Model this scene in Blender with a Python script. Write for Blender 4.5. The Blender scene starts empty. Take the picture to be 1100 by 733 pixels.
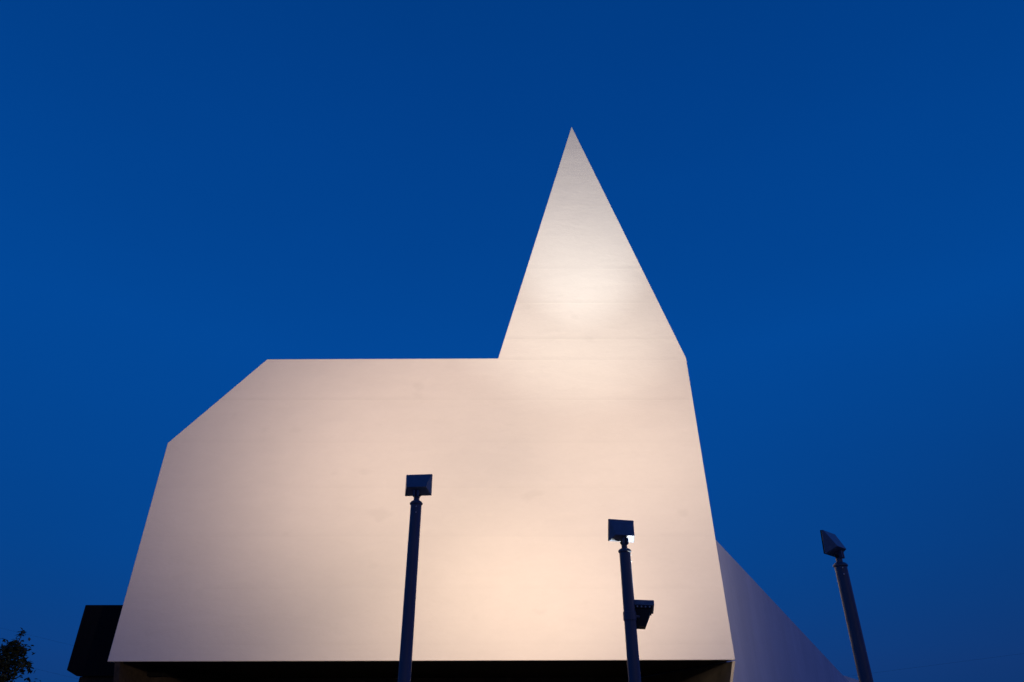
import bpy, bmesh, math, random
from mathutils import Vector, Matrix, Euler
R = math.radians
scene = bpy.context.scene
col = scene.collection
random.seed(11)

# ---------------------------------------------------------------- helpers
def tag(o, label=None, cat=None, group=None, kind=None):
    if label: o['label'] = label
    if cat: o['category'] = cat
    if group: o['group'] = group
    if kind: o['kind'] = kind
    return o

def empty(name, loc, label, cat, group=None):
    o = bpy.data.objects.new(name, None)
    col.objects.link(o)
    o.location = loc
    o.empty_display_size = 0.2
    return tag(o, label, cat, group)

def link(name, bm, mat, parent=None, smooth=False, bevel=0.0, seg=2, loc=None, rot=None):
    me = bpy.data.meshes.new(name)
    bmesh.ops.recalc_face_normals(bm, faces=bm.faces[:])
    bm.to_mesh(me)
    bm.free()
    me.materials.append(mat)
    if smooth:
        for p in me.polygons: p.use_smooth = True
    o = bpy.data.objects.new(name, me)
    col.objects.link(o)
    if parent: o.parent = parent
    if loc is not None: o.location = loc
    if rot is not None: o.rotation_euler = rot
    if bevel:
        b = o.modifiers.new('bevel', 'BEVEL')
        b.width = bevel; b.segments = seg; b.limit_method = 'ANGLE'; b.angle_limit = R(25)
    return o

def poly(bm, verts, faces):
    vs = [bm.verts.new(v) for v in verts]
    for f in faces: bm.faces.new([vs[i] for i in f])
    return vs

def prism_y(bm, outline, y0, y1):
    n = len(outline)
    vs = [(x, y0, z) for x, z in outline] + [(x, y1, z) for x, z in outline]
    fs = [tuple(range(n)), tuple(range(n, 2 * n))[::-1]]
    fs += [(i, (i + 1) % n, n + (i + 1) % n, n + i) for i in range(n)]
    poly(bm, vs, fs)

def box(bm, lo, hi):
    x0, y0, z0 = lo; x1, y1, z1 = hi
    poly(bm, [(x0,y0,z0),(x1,y0,z0),(x1,y1,z0),(x0,y1,z0),(x0,y0,z1),(x1,y0,z1),(x1,y1,z1),(x0,y1,z1)],
         [(0,3,2,1),(4,5,6,7),(0,1,5,4),(1,2,6,5),(2,3,7,6),(3,0,4,7)])

def lathe(bm, prof, n=24, axis='Z', origin=(0,0,0)):
    """prof: list of (radius, height); closed with caps."""
    ox, oy, oz = origin
    rings = []
    for r, h in prof:
        ring = []
        for k in range(n):
            a = 2 * math.pi * k / n
            c, s = r * math.cos(a), r * math.sin(a)
            p = {'Z': (ox+c, oy+s, oz+h), 'Y': (ox+c, oy+h, oz+s), 'X': (ox+h, oy+c, oz+s)}[axis]
            ring.append(bm.verts.new(p))
        rings.append(ring)
    for a, b in zip(rings, rings[1:]):
        for k in range(n):
            bm.faces.new((a[k], a[(k+1) % n], b[(k+1) % n], b[k]))
    bm.faces.new(rings[0][::-1]); bm.faces.new(rings[-1])

def tube(bm, pts, radii, n=7):
    pts = [Vector(p) for p in pts]
    rings = []
    for i, p in enumerate(pts):
        d = (pts[min(i+1, len(pts)-1)] - pts[max(i-1, 0)]).normalized()
        u = d.cross(Vector((0.31, 0.17, 0.93))).normalized()
        if u.length < 0.5: u = d.cross(Vector((1, 0, 0))).normalized()
        v = d.cross(u)
        r = radii[i] if isinstance(radii, (list, tuple)) else radii
        rings.append([bm.verts.new(p + r * (u*math.cos(2*math.pi*k/n) + v*math.sin(2*math.pi*k/n))) for k in range(n)])
    for a, b in zip(rings, rings[1:]):
        for k in range(n):
            bm.faces.new((a[k], a[(k+1) % n], b[(k+1) % n], b[k]))
    bm.faces.new(rings[0][::-1]); bm.faces.new(rings[-1])

# ---------------------------------------------------------------- materials
class NT:
    def __init__(self, name):
        self.m = bpy.data.materials.new(name)
        self.m.use_nodes = True
        self.t = self.m.node_tree
        self.b = self.t.nodes['Principled BSDF']
    def n(self, kind, **kw):
        nd = self.t.nodes.new(kind)
        for k, v in kw.items(): setattr(nd, k, v)
        return nd
    def l(self, a, b): self.t.links.new(a, b)
    def mth(self, op, a, b=None, clamp=False):
        nd = self.n('ShaderNodeMath', operation=op, use_clamp=clamp)
        for i, v in enumerate((a, b)):
            if v is None: continue
            if isinstance(v, (int, float)): nd.inputs[i].default_value = v
            else: self.l(v, nd.inputs[i])
        return nd.outputs[0]
    def noise(self, scale, detail=4, rough=0.55, vec=None, dist=0.0):
        nd = self.n('ShaderNodeTexNoise')
        nd.inputs['Scale'].default_value = scale
        nd.inputs['Detail'].default_value = detail
        nd.inputs['Roughness'].default_value = rough
        nd.inputs['Distortion'].default_value = dist
        if vec is not None: self.l(vec, nd.inputs['Vector'])
        return nd.outputs['Fac']
    def scaled(self, sx, sy, sz):
        g = self.n('ShaderNodeNewGeometry')
        m = self.n('ShaderNodeMapping')
        m.inputs['Scale'].default_value = (sx, sy, sz)
        self.l(g.outputs['Position'], m.inputs['Vector'])
        return m.outputs[0]
    def ramp(self, fac, stops):
        nd = self.n('ShaderNodeValToRGB')
        els = nd.color_ramp.elements
        while len(els) < len(stops): els.new(0.5)
        for e, (p, c) in zip(els, stops):
            e.position = p; e.color = (*c, 1) if len(c) == 3 else c
        self.l(fac, nd.inputs[0])
        return nd.outputs[0]
    def bump(self, h, strength, dist, prev=None):
        nd = self.n('ShaderNodeBump')
        nd.inputs['Strength'].default_value = strength
        nd.inputs['Distance'].default_value = dist
        self.l(h, nd.inputs['Height'])
        if prev is not None: self.l(prev, nd.inputs['Normal'])
        return nd.outputs[0]

def mat_render(name, base, seams=True, streak=0.0):
    """White sprayed membrane coating: faint one-metre courses, laps, wrinkles and a gritty grain."""
    k = NT(name)
    g = k.n('ShaderNodeNewGeometry')
    sep = k.n('ShaderNodeSeparateXYZ'); k.l(g.outputs['Position'], sep.inputs[0])
    z = sep.outputs['Z']
    wob = k.noise(0.9, 3, vec=k.scaled(1, 1, 0.4))
    zz = k.mth('ADD', z, k.mth('MULTIPLY', wob, 0.025))
    zz = k.mth('ADD', zz, k.mth('MULTIPLY', k.mth('LESS_THAN', z, 8.93), 0.54))   # courses start anew at the eaves
    fr = k.mth('FRACT', k.mth('ADD', zz, 0.72))                # 0 just above each lap line
    lap = k.mth('MULTIPLY', k.mth('SUBTRACT', 1.0, k.mth('MULTIPLY', fr, 9.0), clamp=True),
                k.mth('MINIMUM', 1.0, k.mth('MULTIPLY', fr, 60.0)))
    vis = k.ramp(k.noise(0.35, 3, vec=k.scaled(1, 1, 2.0)), [(0.36, (0.22,)*3), (0.60, (1,)*3)])
    lap = k.mth('MULTIPLY', lap, vis)
    lap = k.mth('MULTIPLY', lap, k.mth('SUBTRACT', 1.0, k.mth('MULTIPLY', k.mth('LESS_THAN', z, 7.2), 0.55)))
    big = k.noise(0.45, 5, 0.6, vec=k.scaled(1, 1, 1))
    mid = k.noise(2.2, 6, 0.62, vec=k.scaled(0.55, 0.55, 1.6), dist=0.6)
    fine = k.noise(16, 6, 0.7, vec=k.scaled(0.6, 0.6, 1.0))
    grit = k.noise(85, 3, 0.6, vec=k.scaled(1, 1, 1))
    v = k.mth('ADD', k.mth('MULTIPLY', k.mth('SUBTRACT', big, 0.5), 0.10),
              k.mth('MULTIPLY', k.mth('SUBTRACT', mid, 0.5), 0.08))
    v = k.mth('ADD', v, k.mth('MULTIPLY', k.mth('SUBTRACT', fine, 0.5), 0.05))
    if seams: v = k.mth('SUBTRACT', v, k.mth('MULTIPLY', lap, 0.055))
    if streak:
        st = k.noise(1.0, 6, 0.65, vec=k.scaled(0.9, 0.9, 0.22), dist=0.5)
        v = k.mth('ADD', v, k.mth('MULTIPLY', k.mth('SUBTRACT', st, 0.5), streak))
    # small stains
    spots = k.ramp(k.noise(1.7, 2, 0.4, vec=k.scaled(1, 1, 1.3)), [(0.67, (0,)*3), (0.77, (1,)*3)])
    v = k.mth('SUBTRACT', v, k.mth('MULTIPLY', spots, 0.05))
    f = k.mth('ADD', v, 1.0)
    mul = k.n('ShaderNodeVectorMath', operation='SCALE')
    mul.inputs[0].default_value = base
    k.l(f, mul.inputs['Scale'])
    k.l(mul.outputs[0], k.b.inputs['Base Color'])
    k.b.inputs['Roughness'].default_value = 0.5
    k.b.inputs['Specular IOR Level'].default_value = 0.25
    n1 = k.bump(big, 0.25, 0.10)
    n2 = k.bump(mid, 0.28, 0.020, n1)
    n3 = k.bump(fine, 0.4, 0.005, n2)
    n4 = k.bump(grit, 0.5, 0.003, n3)
    if seams: n4 = k.bump(lap, 0.4, 0.004, n4)
    k.l(n4, k.b.inputs['Normal'])
    return k.m

def mat_plain(name, c, rough=0.6, metal=0.0, var=0.15, nscale=6.0, bump=0.0, stretch=(1, 1, 1), spec=0.5):
    k = NT(name)
    f = k.noise(nscale, 5, 0.6, vec=k.scaled(*stretch))
    lo = tuple(x * (1 - var) for x in c); hi = tuple(x * (1 + var) for x in c)
    k.l(k.ramp(f, [(0.3, lo), (0.7, hi)]), k.b.inputs['Base Color'])
    k.b.inputs['Roughness'].default_value = rough
    k.b.inputs['Metallic'].default_value = metal
    k.b.inputs['Specular IOR Level'].default_value = spec
    if bump: k.l(k.bump(f, bump, 0.01), k.b.inputs['Normal'])
    return k.m

def mat_emit(name, c, strength):
    k = NT(name)
    k.b.inputs['Base Color'].default_value = (0.6, 0.6, 0.6, 1)
    k.b.inputs['Roughness'].default_value = 0.2
    k.b.inputs['Emission Color'].default_value = (*c, 1)
    f = k.noise(20, 2)
    k.l(k.mth('MULTIPLY', k.mth('ADD', f, 0.5), strength), k.b.inputs['Emission Strength'])
    return k.m

def mat_boards(name, c, width=0.14):
    k = NT(name)
    g = k.n('ShaderNodeNewGeometry')
    sep = k.n('ShaderNodeSeparateXYZ'); k.l(g.outputs['Position'], sep.inputs[0])
    u = k.mth('DIVIDE', k.mth('ADD', sep.outputs['X'], k.mth('MULTIPLY', sep.outputs['Y'], 0.7)), width)
    fr = k.mth('FRACT', u)
    groove = k.mth('SUBTRACT', 1.0, k.mth('MULTIPLY', k.mth('ABSOLUTE', k.mth('SUBTRACT', fr, 0.5)), 14.0), clamp=True)
    gr = k.noise(4, 6, 0.65, vec=k.scaled(9, 9, 0.7))
    f = k.mth('MULTIPLY', gr, k.mth('SUBTRACT', 1.0, k.mth('MULTIPLY', groove, 0.6)))
    k.l(k.ramp(f, [(0.1, tuple(x*0.4 for x in c)), (0.75, tuple(x*1.5 for x in c))]), k.b.inputs['Base Color'])
    k.b.inputs['Roughness'].default_value = 0.75
    k.b.inputs['Specular IOR Level'].default_value = 0.15
    k.l(k.bump(groove, -0.6, 0.01), k.b.inputs['Normal'])
    return k.m

M = {}
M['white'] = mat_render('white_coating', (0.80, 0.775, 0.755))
M['white_side'] = mat_render('white_coating_sky_tint', (0.62, 0.68, 0.77), seams=False, streak=0.5)  # base blued to stand for sky light; streaks are the membrane's own
M['edge'] = mat_plain('pale_edge_board', (0.50, 0.45, 0.34), 0.6, var=0.12, nscale=8)
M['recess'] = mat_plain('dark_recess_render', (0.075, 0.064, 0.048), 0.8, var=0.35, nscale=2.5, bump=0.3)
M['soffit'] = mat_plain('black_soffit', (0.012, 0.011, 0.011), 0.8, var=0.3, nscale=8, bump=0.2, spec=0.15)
M['annex'] = mat_boards('black_stained_boards', (0.006, 0.006, 0.0075))
M['annex_low'] = mat_plain('brown_plinth', (0.028, 0.020, 0.013), 0.8, var=0.5, nscale=14, bump=0.4)
M['pole'] = mat_plain('grey_pole_paint', (0.06, 0.085, 0.135), 0.42, 0.0, var=0.10, nscale=9, bump=0.06, stretch=(1, 1, 0.3))
M['head'] = mat_plain('grey_lamp_housing', (0.10, 0.14, 0.21), 0.36, 0.0, var=0.10, nscale=25, bump=0.05)
M['steel'] = mat_plain('zinc_steel', (0.6, 0.62, 0.66), 0.4, 0.2, var=0.1, nscale=40)
M['gasket_and_shade'] = mat_plain('black_rubber_and_shade', (0.012, 0.012, 0.013), 0.7, var=0.2, nscale=30)  # rubber parts, and the painted shade of the uplight housing
M['lens'] = mat_emit('lit_lamp_glass', (1.0, 0.80, 0.60), 6.0)
M['doorglass'] = mat_plain('dark_glass', (0.01, 0.012, 0.015), 0.08, var=0.1)
M['bark'] = mat_plain('bark', (0.06, 0.045, 0.032), 0.9, var=0.4, nscale=14, bump=0.8, stretch=(1, 1, 0.25))
M['leaf'] = mat_plain('leaf_green', (0.028, 0.042, 0.016), 0.6, var=0.45, nscale=5)
M['cable'] = mat_plain('cable_sheath', (0.03, 0.03, 0.035), 0.6, var=0.1)

# grass and paving
k = NT('grass_ground')
k.l(k.ramp(k.noise(0.6, 9, 0.7, vec=k.scaled(1, 1, 1)), [(0.3, (0.02, 0.035, 0.012)), (0.7, (0.06, 0.075, 0.03))]), k.b.inputs['Base Color'])
k.b.inputs['Roughness'].default_value = 0.95
k.l(k.bump(k.noise(30, 6, 0.7, vec=k.scaled(1, 1, 1)), 0.8, 0.05), k.b.inputs['Normal'])
M['grass'] = k.m
k = NT('paving_stone')
br = k.n('ShaderNodeTexBrick')
br.inputs['Scale'].default_value = 1.0
br.inputs['Color1'].default_value = (0.19, 0.175, 0.16, 1); br.inputs['Color2'].default_value = (0.15, 0.14, 0.13, 1)
br.inputs['Mortar'].default_value = (0.07, 0.065, 0.06, 1)
br.inputs['Mortar Size'].default_value = 0.006; br.inputs['Brick Width'].default_value = 0.4; br.inputs['Row Height'].default_value = 0.2
k.l(k.scaled(1, 1, 1), br.inputs['Vector'])
k.l(br.outputs['Color'], k.b.inputs['Base Color'])
k.b.inputs['Roughness'].default_value = 0.8
k.l(k.bump(br.outputs['Fac'], -0.5, 0.01), k.b.inputs['Normal'])
M['paving'] = k.m

# ---------------------------------------------------------------- setting
bm = bmesh.new(); poly(bm, [(-900,-300,0),(900,-300,0),(900,1500,0),(-900,1500,0)], [(0,1,2,3)])
tag(link('ground', bm, M['grass']), kind='structure')
bm = bmesh.new(); poly(bm, [(-9,-4,0.004),(6.5,-4,0.004),(6.5,17.4,0.004),(-9,17.4,0.004)], [(0,1,2,3)])
tag(link('pavement', bm, M['paving']), kind='structure')

# ---------------------------------------------------------------- church
FY = 14.0          # plane of the front silhouette wall
church = empty('church', (-1.7, FY, 0), 'white faceted church with flat gabled front and one sharp pointed steeple', 'church')
def cpart(name, bm, mat, **kw):
    bm.transform(Matrix.Translation((1.7, -FY, 0)))
    return link(name, bm, mat, church, **kw)

sil = [(-7.533, 2.444), (4.161, 2.475), (4.016, 8.80), (1.681, 16.14), (-0.322, 8.787), (-5.641, 8.765), (-7.444, 6.73)]
bm = bmesh.new(); prism_y(bm, sil, FY, FY + 0.32)
cpart('facade', bm, M['white'], bevel=0.012)

# faceted nave and roof behind the silhouette, falling towards the back
front = [(-7.40, 2.60), (4.03, 2.60), (3.90, 8.72), (1.67, 15.7), (-0.36, 8.68), (-5.6, 8.66), (-7.32, 6.70)]
back = [(-6.6, 2.60), (3.9, 2.60), (3.8, 4.9), (1.5, 5.6), (-0.4, 5.9), (-4.6, 5.9), (-6.4, 4.6)]
bm = bmesh.new()
n = len(front); y0, y1 = FY + 0.323, 33.4
poly(bm, [(x, y0, z) for x, z in front] + [(x, y1, z) for x, z in back],
     [tuple(range(n)), tuple(range(2*n-1, n-1, -1))] + [(i, (i+1) % n, n+(i+1) % n, n+i) for i in range(n)])
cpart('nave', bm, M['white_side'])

# splayed side wing: a triangular wall running back to the right and sloping to the ground
A, T, TB, P0 = (4.09, 14.342, 4.895), (14.45, 32.6, 2.735), (14.45, 32.6, 0.0), (4.09, 14.342, 0.0)
bm = bmesh.new()
poly(bm, [P0, A, T, TB, (3.93, 32.6, 4.3), (3.95, 32.6, 0.0)], [(0, 3, 2, 1), (1, 2, 4), (2, 3, 5, 4), (0, 1, 4, 5), (0, 5, 3)])
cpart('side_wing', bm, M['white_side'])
# low tail of the rear facet that shows beyond the wing
bm = bmesh.new()
poly(bm, [(9.8, 34, 0), (25.2, 34, 0), (9.8, 34.9, 4.75), (9.8, 39, 0)], [(0, 1, 2), (1, 3, 2), (3, 0, 2), (0, 3, 1)])
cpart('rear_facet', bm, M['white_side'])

# entrance recess under the front wall
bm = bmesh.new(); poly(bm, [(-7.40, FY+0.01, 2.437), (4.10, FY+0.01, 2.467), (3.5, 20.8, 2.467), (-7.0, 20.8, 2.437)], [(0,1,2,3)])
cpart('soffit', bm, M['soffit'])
def slant_wall(x_t, x_b, xr_t, xr_b, th):
    bm = bmesh.new()
    poly(bm, [(x_t, FY+0.012, 2.450), (x_t+th, FY+0.012, 2.450), (x_b+th, FY+0.012, 0), (x_b, FY+0.012, 0),
              (xr_t, 20.8, 2.450), (xr_t+th, 20.8, 2.450), (xr_b+th, 20.8, 0), (xr_b, 20.8, 0)],
         [(0,1,2,3), (7,6,5,4), (0,4,5,1), (1,5,6,2), (2,6,7,3), (3,7,4,0)])
    return bm
cpart('recess_wall', slant_wall(4.100, 3.40, 3.48, 3.1, 0.004), M['recess'])
cpart('recess_wall', slant_wall(-7.40, -6.9, -7.0, -6.7, 0.10), M['annex_low'])
bm = bmesh.new()
poly(bm, [(4.106, FY+0.008, 2.452), (4.156, FY+0.008, 2.452), (3.44, FY+0.008, 0), (3.405, FY+0.008, 0),
          (4.106, FY+0.30, 2.452), (4.156, FY+0.30, 2.452), (3.44, FY+0.30, 0), (3.405, FY+0.30, 0)],
     [(0,1,2,3), (7,6,5,4), (0,4,5,1), (1,5,6,2), (2,6,7,3), (3,7,4,0)])
cpart('corner_board', bm, M['edge'])
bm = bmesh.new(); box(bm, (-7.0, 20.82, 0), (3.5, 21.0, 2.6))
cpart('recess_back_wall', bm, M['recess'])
bm = bmesh.new()
for x0, x1 in ((-3.0, -1.86), (-1.84, -0.7)):
    box(bm, (x0, 20.76, 0.01), (x1, 20.815, 2.2))
dr = cpart('door', bm, M['doorglass'], bevel=0.006)
bm = bmesh.new()
for x in (-1.97, -1.73): tube(bm, [(x, 20.70, 0.8), (x, 20.70, 1.6)], 0.016, 10)
bm.transform(Matrix.Translation((1.7, -FY, 0)))
link('handle', bm, M['steel'], dr)

# black boarded annex on the left, behind the front wall
bm = bmesh.new()
prism_y(bm, [(-8.822, 3.569), (-8.832, 2.353), (-8.60, 2.245), (-6.9, 2.245), (-6.9, 3.569)], 15.0, 22.0)
cpart('annex', bm, M['annex'], bevel=0.01)
bm = bmesh.new(); box(bm, (-8.60, 15.12, 0), (-6.95, 21.8, 2.24))
cpart('annex_plinth', bm, M['annex_low'])

# ---------------------------------------------------------------- floodlight poles
def head_mesh():
    """Wedge housing; local +Y is where the light goes, Z runs up the glass."""
    bm = bmesh.new()
    w, h = 0.140, 0.112
    v = [(-w, 0, -h), (w, 0, -h), (w, 0, h), (-w, 0, h),
         (-w*0.93, -0.020, h*0.965), (w*0.93, -0.020, h*0.965),
         (w*0.74, -0.116, -h*0.42), (-w*0.74, -0.116, -h*0.42),
         (-w, -0.014, -h), (w, -0.014, -h), (w, -0.014, h), (-w, -0.014, h)]
    f = [(0, 1, 2, 3), (4, 5, 6, 7), (11, 10, 5, 4), (8, 7, 6, 9), (9, 6, 5, 10), (11, 4, 7, 8),
         (0, 8, 9, 1), (1, 9, 10, 2), (2, 10, 11, 3), (3, 11, 8, 0)]
    poly(bm, v, f)
    return bm

def bolt_mesh(r=0.007, d=0.012):
    bm = bmesh.new()
    lathe(bm, [(r, 0), (r, -d*0.6), (r*0.6, -d)], 6, 'Y')
    return bm

def spot(name, parent, loc, target, power, colr, size, blend, rad=0.06):
    ld = bpy.data.lights.new(name, 'SPOT')
    ld.energy = power; ld.color = colr; ld.spot_size = R(size); ld.spot_blend = blend; ld.shadow_soft_size = rad
    o = bpy.data.objects.new(name, ld); col.objects.link(o)
    o.parent = parent
    d = Vector(target) - (Vector(loc) + parent.location)
    o.location = loc
    o.rotation_euler = d.to_track_quat('-Z', 'Y').to_euler()
    return o

def floodlight_pole(x, y, top, yaw, tilt, label, head_z, bolts):
    p = empty('floodlight_pole', (x, y, 0), label, 'floodlight', 'floodlight poles in front of the church')
    bm = bmesh.new()
    lathe(bm, [(0.062, 0.0), (0.062, 0.02), (0.0605, 1.2), (0.0565, top - 0.03), (0.0565, top - 0.012)], 40)
    pl = link('pole', bm, M['pole'], p, smooth=True)
    bm = bmesh.new()
    lathe(bm, [(0.12, 0.006), (0.12, 0.02), (0.07, 0.03), (0.066, 0.09)], 32)
    link('base_flange', bm, M['pole'], p, bevel=0.002)
    bm = bmesh.new()
    lathe(bm, [(0.060, top - 0.040), (0.067, top - 0.033), (0.067, top - 0.022), (0.052, top - 0.004), (0.036, top + 0.002)], 32)
    link('collar', bm, M['pole'], p)
    for a, z in bolts:
        b = link('bolt', bolt_mesh(), M['steel'], pl, loc=(0.0575*math.sin(R(a)), -0.0575*math.cos(R(a)), z), rot=(0, 0, R(a)))
    # spigot and knuckle
    bm = bmesh.new()
    lathe(bm, [(0.030, top + 0.000), (0.030, top + 0.040), (0.026, top + 0.046)], 20)
    sp = link('spigot', bm, M['pole'], p)
    bm = bmesh.new()
    lathe(bm, [(0.021, -0.030), (0.021, 0.030)], 16, 'X', (0.0, 0.0, top + 0.058))
    lathe(bm, [(0.012, -0.041), (0.012, 0.041)], 6, 'X', (0.0, 0.0, top + 0.058))
    kn = link('knuckle', bm, M['gasket_and_shade'], p, rot=(0, 0, R(yaw)))
    hc = Vector((0, 0, head_z))
    rot = Euler((R(tilt), 0, R(yaw)), 'XYZ')
    bm = bmesh.new()
    box(bm, (-0.030, -0.048, top + 0.038), (-0.008, 0.020, head_z - 0.082))
    box(bm, (0.008, -0.048, top + 0.038), (0.030, 0.020, head_z - 0.082))
    link('bracket', bm, M['pole'], p, rot=(0, 0, R(yaw)), bevel=0.003)
    off = Vector((0, 0.060, 0)); off.rotate(rot)
    hd = link('lamp_head', head_mesh(), M['head'], p, loc=hc + off, rot=rot, bevel=0.004)
    bm = bmesh.new(); box(bm, (-0.128, 0.002, -0.100), (0.128, 0.006, 0.100))
    link('lens', bm, M['lens'], hd)
    bm = bmesh.new()
    for a, b in (((-0.139, 0.002, 0.102), (0.139, 0.012, 0.111)), ((-0.139, 0.002, -0.111), (0.139, 0.012, -0.102)),
                 ((-0.139, 0.002, -0.101), (-0.130, 0.012, 0.101)), ((0.130, 0.002, -0.101), (0.139, 0.012, 0.101))):
        box(bm, a, b)
    link('lens_frame', bm, M['gasket_and_shade'], hd)
    return p, hc, rot, hd

WARM = (1.0, 0.75, 0.545)
p1, h1, r1, _ = floodlight_pole(-0.990, 7.0, 3.53, -6, 2,
    'dark floodlight pole at left, tallest of three, lamp head seen from behind against white wall', 3.715, [(10, 3.46), (10, 3.40)])
p2, h2, r2, _ = floodlight_pole(1.160, 7.2, 3.09, 15, 11,
    'middle dark floodlight pole with white lit underside and a second uplight on its side', 3.275, [(84, 3.03), (84, 2.965)])
p3, h3, r3, _ = floodlight_pole(3.161, 6.8, 2.875, 44, 3,
    'rightmost dark floodlight pole standing against blue sky, lamp head turned sideways', 3.06, [(-10, 2.82), (-10, 2.76)])

# uplight clamped to the middle pole, its glass facing up at the steeple
UP = Vector((0.150, 0.115, 2.525))
upaim = Vector((0.03, 0.66, 0.75)).normalized()
up = link('uplight', bmesh.new(), M['gasket_and_shade'], p2, loc=UP)  # housing coloured black for the shade on its down-facing sides
bm = bmesh.new()
def ring_(z, x0, x1, y0, y1): return [(x0, y0, z), (x1, y0, z), (x1, y1, z), (x0, y1, z)]
lv = ring_(0.0, -0.092, 0.092, -0.104, 0.104) + ring_(-0.030, -0.092, 0.092, -0.104, 0.104) + \
     ring_(-0.034, -0.080, 0.078, -0.090, 0.092) + ring_(-0.050, -0.078, 0.074, -0.088, 0.090) + ring_(-0.185, -0.074, 0.022, -0.045, 0.05)
fs = [(3, 2, 1, 0), (16, 17, 18, 19)]
for q in range(4): fs += [(4*q+i, 4*q+(i+1) % 4, 4*q+4+(i+1) % 4, 4*q+4+i) for i in range(4)]
poly(bm, lv, fs)
bmesh.ops.recalc_face_normals(bm, faces=bm.faces[:]); bm.to_mesh(up.data); bm.free()
up.rotation_euler = (R(-12), R(3), R(-8))
bm = bmesh.new()
for a, b in (((-0.114, -0.124, -0.006), (0.114, -0.094, 0.044)), ((-0.114, 0.094, -0.006), (0.114, 0.124, 0.044)),
             ((-0.114, -0.093, -0.006), (-0.084, 0.093, 0.044)), ((0.084, -0.093, -0.006), (0.114, 0.093, 0.044))):
    box(bm, a, b)
link('frame', bm, M['head'], up, bevel=0.003)
bm = bmesh.new(); box(bm, (-0.083, -0.092, 0.003), (0.083, 0.092, 0.010))
link('lens', bm, M['lens'], up)
for x in (-0.05, -0.01, 0.03, 0.07):
    link('bolt', bolt_mesh(0.009, 0.012), M['steel'], up, loc=(x, -0.1045, -0.017))
bm = bmesh.new()
tube(bm, [(0.056, 0.0, 2.44), (0.11, 0.05, 2.44), (0.135, 0.09, 2.44)], 0.014, 10)
lathe(bm, [(0.0625, 2.40), (0.0645, 2.405), (0.0645, 2.475), (0.0625, 2.48)], 32)
link('clamp', bm, M['pole'], p2)

# the lamps themselves
def aim(p, h, r, target, power, size, c):
    d = Vector((0, 0.10, 0)); d.rotate(r)
    spot('lamp', p, h + d, target, power, c, size, 1.0)
KW = 51.0
aim(p1, h1, r1, (-9.0, 14, 13.3), 24.2 * KW, 109, (1.38, 1.0, 0.75))
aim(p1, h1, r1, (-1.0, 14, 6.23), 15.6 * KW, 104, (1.31, 1.0, 0.68))
aim(p2, h2, r2, (-1.71, 14, 0.0), 13.2 * KW, 105, (1.40, 1.0, 0.66))
aim(p3, h3, r3, (3.43, 14, 7.9), 24.2 * KW, 118, (1.32, 1.0, 0.75))
aim(p3, h3, r3, (4.5, 14, 14.0), 22.08 * KW, 95, (1.28, 1.0, 0.74))
upr = up.rotation_euler.to_matrix()
ul = UP + upr @ Vector((0, 0, 0.055))
spot('lamp', p2, ul, (1.78, 14, 12.63), 55.0 * KW, (1.0, 1.0, 0.93), 22.5, 1.0, 0.05)
spot('lamp', p2, ul, (1.66, 14, 14.0), 46.0 * KW, (1.06, 1.0, 0.84), 52, 1.0, 0.05)
spot('lamp', p2, ul, (1.16, 7.45, 3.6), 110, (1.1, 1.0, 0.85), 130, 1.0, 0.05)

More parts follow.
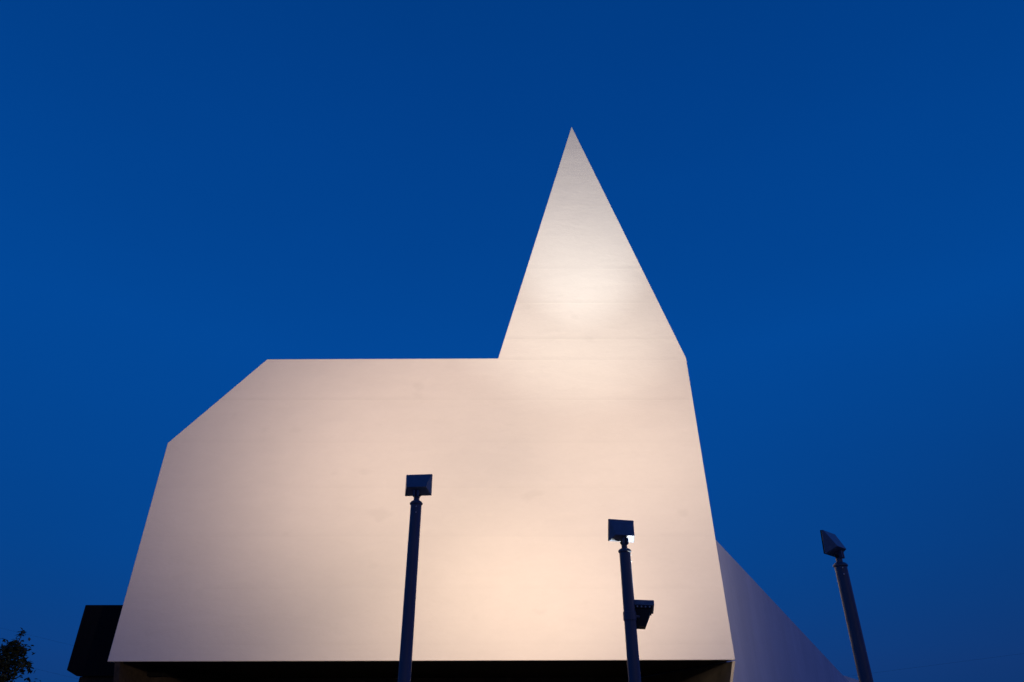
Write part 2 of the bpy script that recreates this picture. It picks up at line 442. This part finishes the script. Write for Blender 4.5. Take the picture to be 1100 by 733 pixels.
# ---------------------------------------------------------------- tree
def make_tree(base, label):
    t = empty('tree', base, label, 'tree')
    bm = bmesh.new()
    tips = []
    lead = [(0, 0, 0), (0.03, 0, 0.6), (0.0, 0.02, 1.2), (0.10, 0.0, 1.9), (0.20, 0, 2.5), (0.28, 0, 2.95), (0.305, 0, 3.10)]
    tube(bm, lead, [0.085, 0.07, 0.058, 0.042, 0.026, 0.011, 0.004], 9)
    rnd = random.Random(4)
    for i in range(30):
        z = 0.95 + 1.85 * (i / 29.0)
        # point on the leader
        for a, b in zip(lead, lead[1:]):
            if a[2] <= z <= b[2]:
                f = (z - a[2]) / (b[2] - a[2]); o = Vector(a).lerp(Vector(b), f); break
        ang = i * 2.39996 + rnd.uniform(-0.3, 0.3)
        L = (0.80 if z < 1.5 else 0.80 - (z - 1.5) * 0.50) * rnd.uniform(0.7, 1.1)
        up_ = rnd.uniform(0.35, 0.75)
        p0 = o
        p1_ = o + Vector((math.cos(ang)*L*0.5, math.sin(ang)*L*0.5, L*up_*0.42))
        p2_ = o + Vector((math.cos(ang)*L, math.sin(ang)*L, L*up_*0.62))
        tube(bm, [p0, p1_, p2_], [0.018, 0.010, 0.004], 6)
        for s in range(7):
            f = 0.25 + 0.75 * s / 6.0
            q = p0.lerp(p1_, f*2) if f < 0.5 else p1_.lerp(p2_, f*2 - 1)
            tips.append((q, 0.09 + 0.05 * rnd.random()))
            if s % 2:
                e = q + Vector((rnd.uniform(-.2, .2), rnd.uniform(-.2, .2), rnd.uniform(-.02, .16)))
                tube(bm, [q, e], [0.004, 0.002], 5); tips.append((e, 0.08))
    tips += [(Vector((0.305, 0, 3.10)), 0.045), (Vector((0.31, 0.0, 3.14)), 0.035), (Vector((0.28, 0, 2.93)), 0.08), (Vector((0.24, 0, 2.84)), 0.10)]
    link('trunk', bm, M['bark'], t, smooth=True)
    bm = bmesh.new()
    for c, rad in tips:
        for _ in range(10):
            o = c + Vector((rnd.gauss(0, rad*0.75), rnd.gauss(0, rad*0.75), rnd.gauss(0, rad*0.6)))
            l = rnd.uniform(0.07, 0.12); w = l * rnd.uniform(0.26, 0.40)
            d = Vector((rnd.gauss(0, 1), rnd.gauss(0, 1), rnd.gauss(-0.45, 0.5))).normalized()
            s = d.cross(Vector((rnd.gauss(0, .5), rnd.gauss(0, .5), 1))).normalized()
            nn = s.cross(d)
            vs = [bm.verts.new(v) for v in (o, o + d*l*0.45 + s*w + nn*l*0.10, o + d*l, o + d*l*0.45 - s*w + nn*l*0.10)]
            bm.faces.new((vs[0], vs[1], vs[2])); bm.faces.new((vs[0], vs[2], vs[3]))
    link('crown', bm, M['leaf'], t)
    return t
make_tree((-10.91, 16.0, 0.0), 'small dark leafy young tree at the far left, silhouetted against blue sky')

# ---------------------------------------------------------------- overhead cables (spans sag between far masts)
def cable(a, b, sag, label):
    a, b = Vector(a), Vector(b)
    o = empty_loc = a
    bm = bmesh.new()
    pts = []
    for i in range(33):
        f = i / 32
        p = a.lerp(b, f) - a; p.z -= sag * 4 * f * (1 - f)
        pts.append(p)
    tube(bm, pts, 0.004, 6)
    c = link('overhead_cable', bm, M['cable'])
    c.location = a
    tag(c, label, 'cable', 'overhead cables in the background')
cable((-67.77, 60, 13.15), (-14, 60, 1.98), 0.02, 'thin dark overhead cable between tree and church, upper of the two')
cable((-67.1, 60, 10.6), (-21, 60, 1.35), 0.02, 'thin dark overhead cable between tree and church, lower of the two')
cable((22, 60, 3.66), (110, 60, 13.7), 0.02, 'thin dark overhead cable rising to the right beyond the rightmost floodlight pole')

# ---------------------------------------------------------------- sky: blue hour
w = bpy.data.worlds.new('World'); scene.world = w; w.use_nodes = True
nt = w.node_tree; bg = nt.nodes['Background']
def wn(kind, **kw):
    nd = nt.nodes.new(kind)
    for a, b in kw.items(): setattr(nd, a, b)
    return nd
def wm(op, a, b=None, c=None, clamp=False):
    nd = wn('ShaderNodeMath', operation=op, use_clamp=clamp)
    for i, v in enumerate((a, b, c)):
        if v is None: continue
        if isinstance(v, (int, float)): nd.inputs[i].default_value = v
        else: nt.links.new(v, nd.inputs[i])
    return nd.outputs[0]
def wmix(fac, a, b, mode='MIX'):
    nd = wn('ShaderNodeMix', data_type='RGBA', blend_type=mode)
    for s, v in ((nd.inputs['Factor'], fac), (nd.inputs['A'], a), (nd.inputs['B'], b)):
        if isinstance(v, (int, float)): s.default_value = v
        elif isinstance(v, tuple): s.default_value = (*v, 1)
        else: nt.links.new(v, s)
    return nd.outputs['Result']
sky = wn('ShaderNodeTexSky', sky_type='NISHITA'); sky.sun_disc = False
SUN_EL, SUN_ROT = R(-1.0), R(175)
sky.sun_elevation = SUN_EL; sky.sun_rotation = SUN_ROT; sky.ozone_density = 6.0; sky.air_density = 1.0; sky.dust_density = 0.3
tc = wn('ShaderNodeTexCoord')
sx = wn('ShaderNodeSeparateXYZ'); nt.links.new(tc.outputs['Generated'], sx.inputs[0])
X, Y, Z = sx.outputs
ramp = wn('ShaderNodeValToRGB'); nt.links.new(Z, ramp.inputs[0])
els = ramp.color_ramp.elements
for _ in range(4): els.new(0.5)
for e, (p, c) in zip(els, [(0.0, (0.004, 0.047, 0.200)), (0.07, (0.0006, 0.055, 0.255)), (0.18, (0.0, 0.062, 0.292)),
                           (0.45, (0.0, 0.067, 0.325)), (0.75, (0.0, 0.051, 0.262)), (1.0, (0.0, 0.040, 0.20))]):
    e.position = p; e.color = (*c, 1)
base = ramp.outputs[0]
# the far right near the horizon is duller
rt = wm('MULTIPLY', wm('SUBTRACT', X, 0.15, clamp=True), 1.6, clamp=True)
rt = wm('ADD', rt, wm('MULTIPLY', wm('SUBTRACT', wm('MULTIPLY', X, -1.0), 0.42, clamp=True), 0.8))
rt = wm('MULTIPLY', rt, wm('SUBTRACT', 1.0, wm('MULTIPLY', Z, 2.2), clamp=True))
base = wmix(rt, base, (0.003, 0.032, 0.150))
# fading rose glow behind the viewer
glow = wm('MULTIPLY', wm('MULTIPLY', wm('ADD', wm('MULTIPLY', Y, -1.0), wm('MULTIPLY', X, 0.25)), 1.2, clamp=True),
          wm('SUBTRACT', 1.0, wm('MULTIPLY', wm('ABSOLUTE', Z), 1.6), clamp=True))
base = wmix(glow, base, (0.085, 0.072, 0.12))
# paler violet-blue sky far round to the right
side = wm('MULTIPLY', wm('SUBTRACT', X, 0.66, clamp=True), 3.5, clamp=True)
base = wmix(side, base, (0.06, 0.075, 0.36))
# a thin rose wisp low on the left
mp = wn('ShaderNodeMapping'); mp.inputs['Scale'].default_value = (5, 5, 42); nt.links.new(tc.outputs['Generated'], mp.inputs['Vector'])
nz = wn('ShaderNodeTexNoise'); nz.inputs['Scale'].default_value = 2.2; nz.inputs['Detail'].default_value = 6
nt.links.new(mp.outputs[0], nz.inputs['Vector'])
dx = wm('MULTIPLY', wm('ADD', X, 0.632), 40.0); dz = wm('MULTIPLY', wm('SUBTRACT', Z, 0.1135), 330.0)
g2 = wm('POWER', 2.718, wm('MULTIPLY', wm('ADD', wm('MULTIPLY', dx, dx), wm('MULTIPLY', dz, dz)), -1.0))
wisp = wm('MULTIPLY', wm('MULTIPLY', g2, wm('GREATER_THAN', Y, 0.0)), wm('MULTIPLY', nz.outputs['Fac'], 0.75))
base = wmix(wisp, base, (0.10, 0.055, 0.20))
hz = wn('ShaderNodeTexNoise'); hz.inputs['Scale'].default_value = 2.4; hz.inputs['Detail'].default_value = 5
mp2 = wn('ShaderNodeMapping'); mp2.inputs['Scale'].default_value = (1, 1, 2.5); nt.links.new(tc.outputs['Generated'], mp2.inputs['Vector'])
nt.links.new(mp2.outputs[0], hz.inputs['Vector'])
hv = wn('ShaderNodeVectorMath', operation='SCALE'); nt.links.new(base, hv.inputs[0])
nt.links.new(wm('ADD', wm('MULTIPLY', hz.outputs['Fac'], 0.10), 0.95), hv.inputs['Scale']); base = hv.outputs[0]
nt.links.new(base, bg.inputs['Color']); bg.inputs['Strength'].default_value = 0.92
bg2 = wn('ShaderNodeBackground'); nt.links.new(sky.outputs[0], bg2.inputs['Color']); bg2.inputs['Strength'].default_value = 0.04
ad = wn('ShaderNodeAddShader')
nt.links.new(bg.outputs[0], ad.inputs[0]); nt.links.new(bg2.outputs[0], ad.inputs[1])
nt.links.new(ad.outputs[0], nt.nodes['World Output'].inputs['Surface'])

# last afterglow from behind, very weak
sd = bpy.data.lights.new('sun', 'SUN'); sd.energy = 0.03; sd.angle = R(20); sd.color = (1.0, 0.72, 0.75)
so = bpy.data.objects.new('sun', sd); col.objects.link(so)
so.rotation_euler = Vector((-0.35, 0.92, -0.08)).to_track_quat('-Z', 'Y').to_euler()

# ---------------------------------------------------------------- camera
cd = bpy.data.cameras.new('camera'); cam = bpy.data.objects.new('camera', cd); col.objects.link(cam)
cd.sensor_width = 36.0; cd.lens = 733.0 / 1100.0 * 36.0
cd.clip_start = 0.05; cd.clip_end = 5000
cam.location = (0, 0, 1.6)
cam.rotation_euler = (R(90 + 28.6214), 0, 0)
scene.camera = cam

scene.render.engine = 'CYCLES'
scene.view_settings.view_transform = 'Standard'
scene.view_settings.look = 'None'
scene.view_settings.exposure = 0
scene.view_settings.gamma = 1
scene.cycles.use_denoising = True
scene.cycles.max_bounces = 8
scene.cycles.sample_clamp_indirect = 4.0
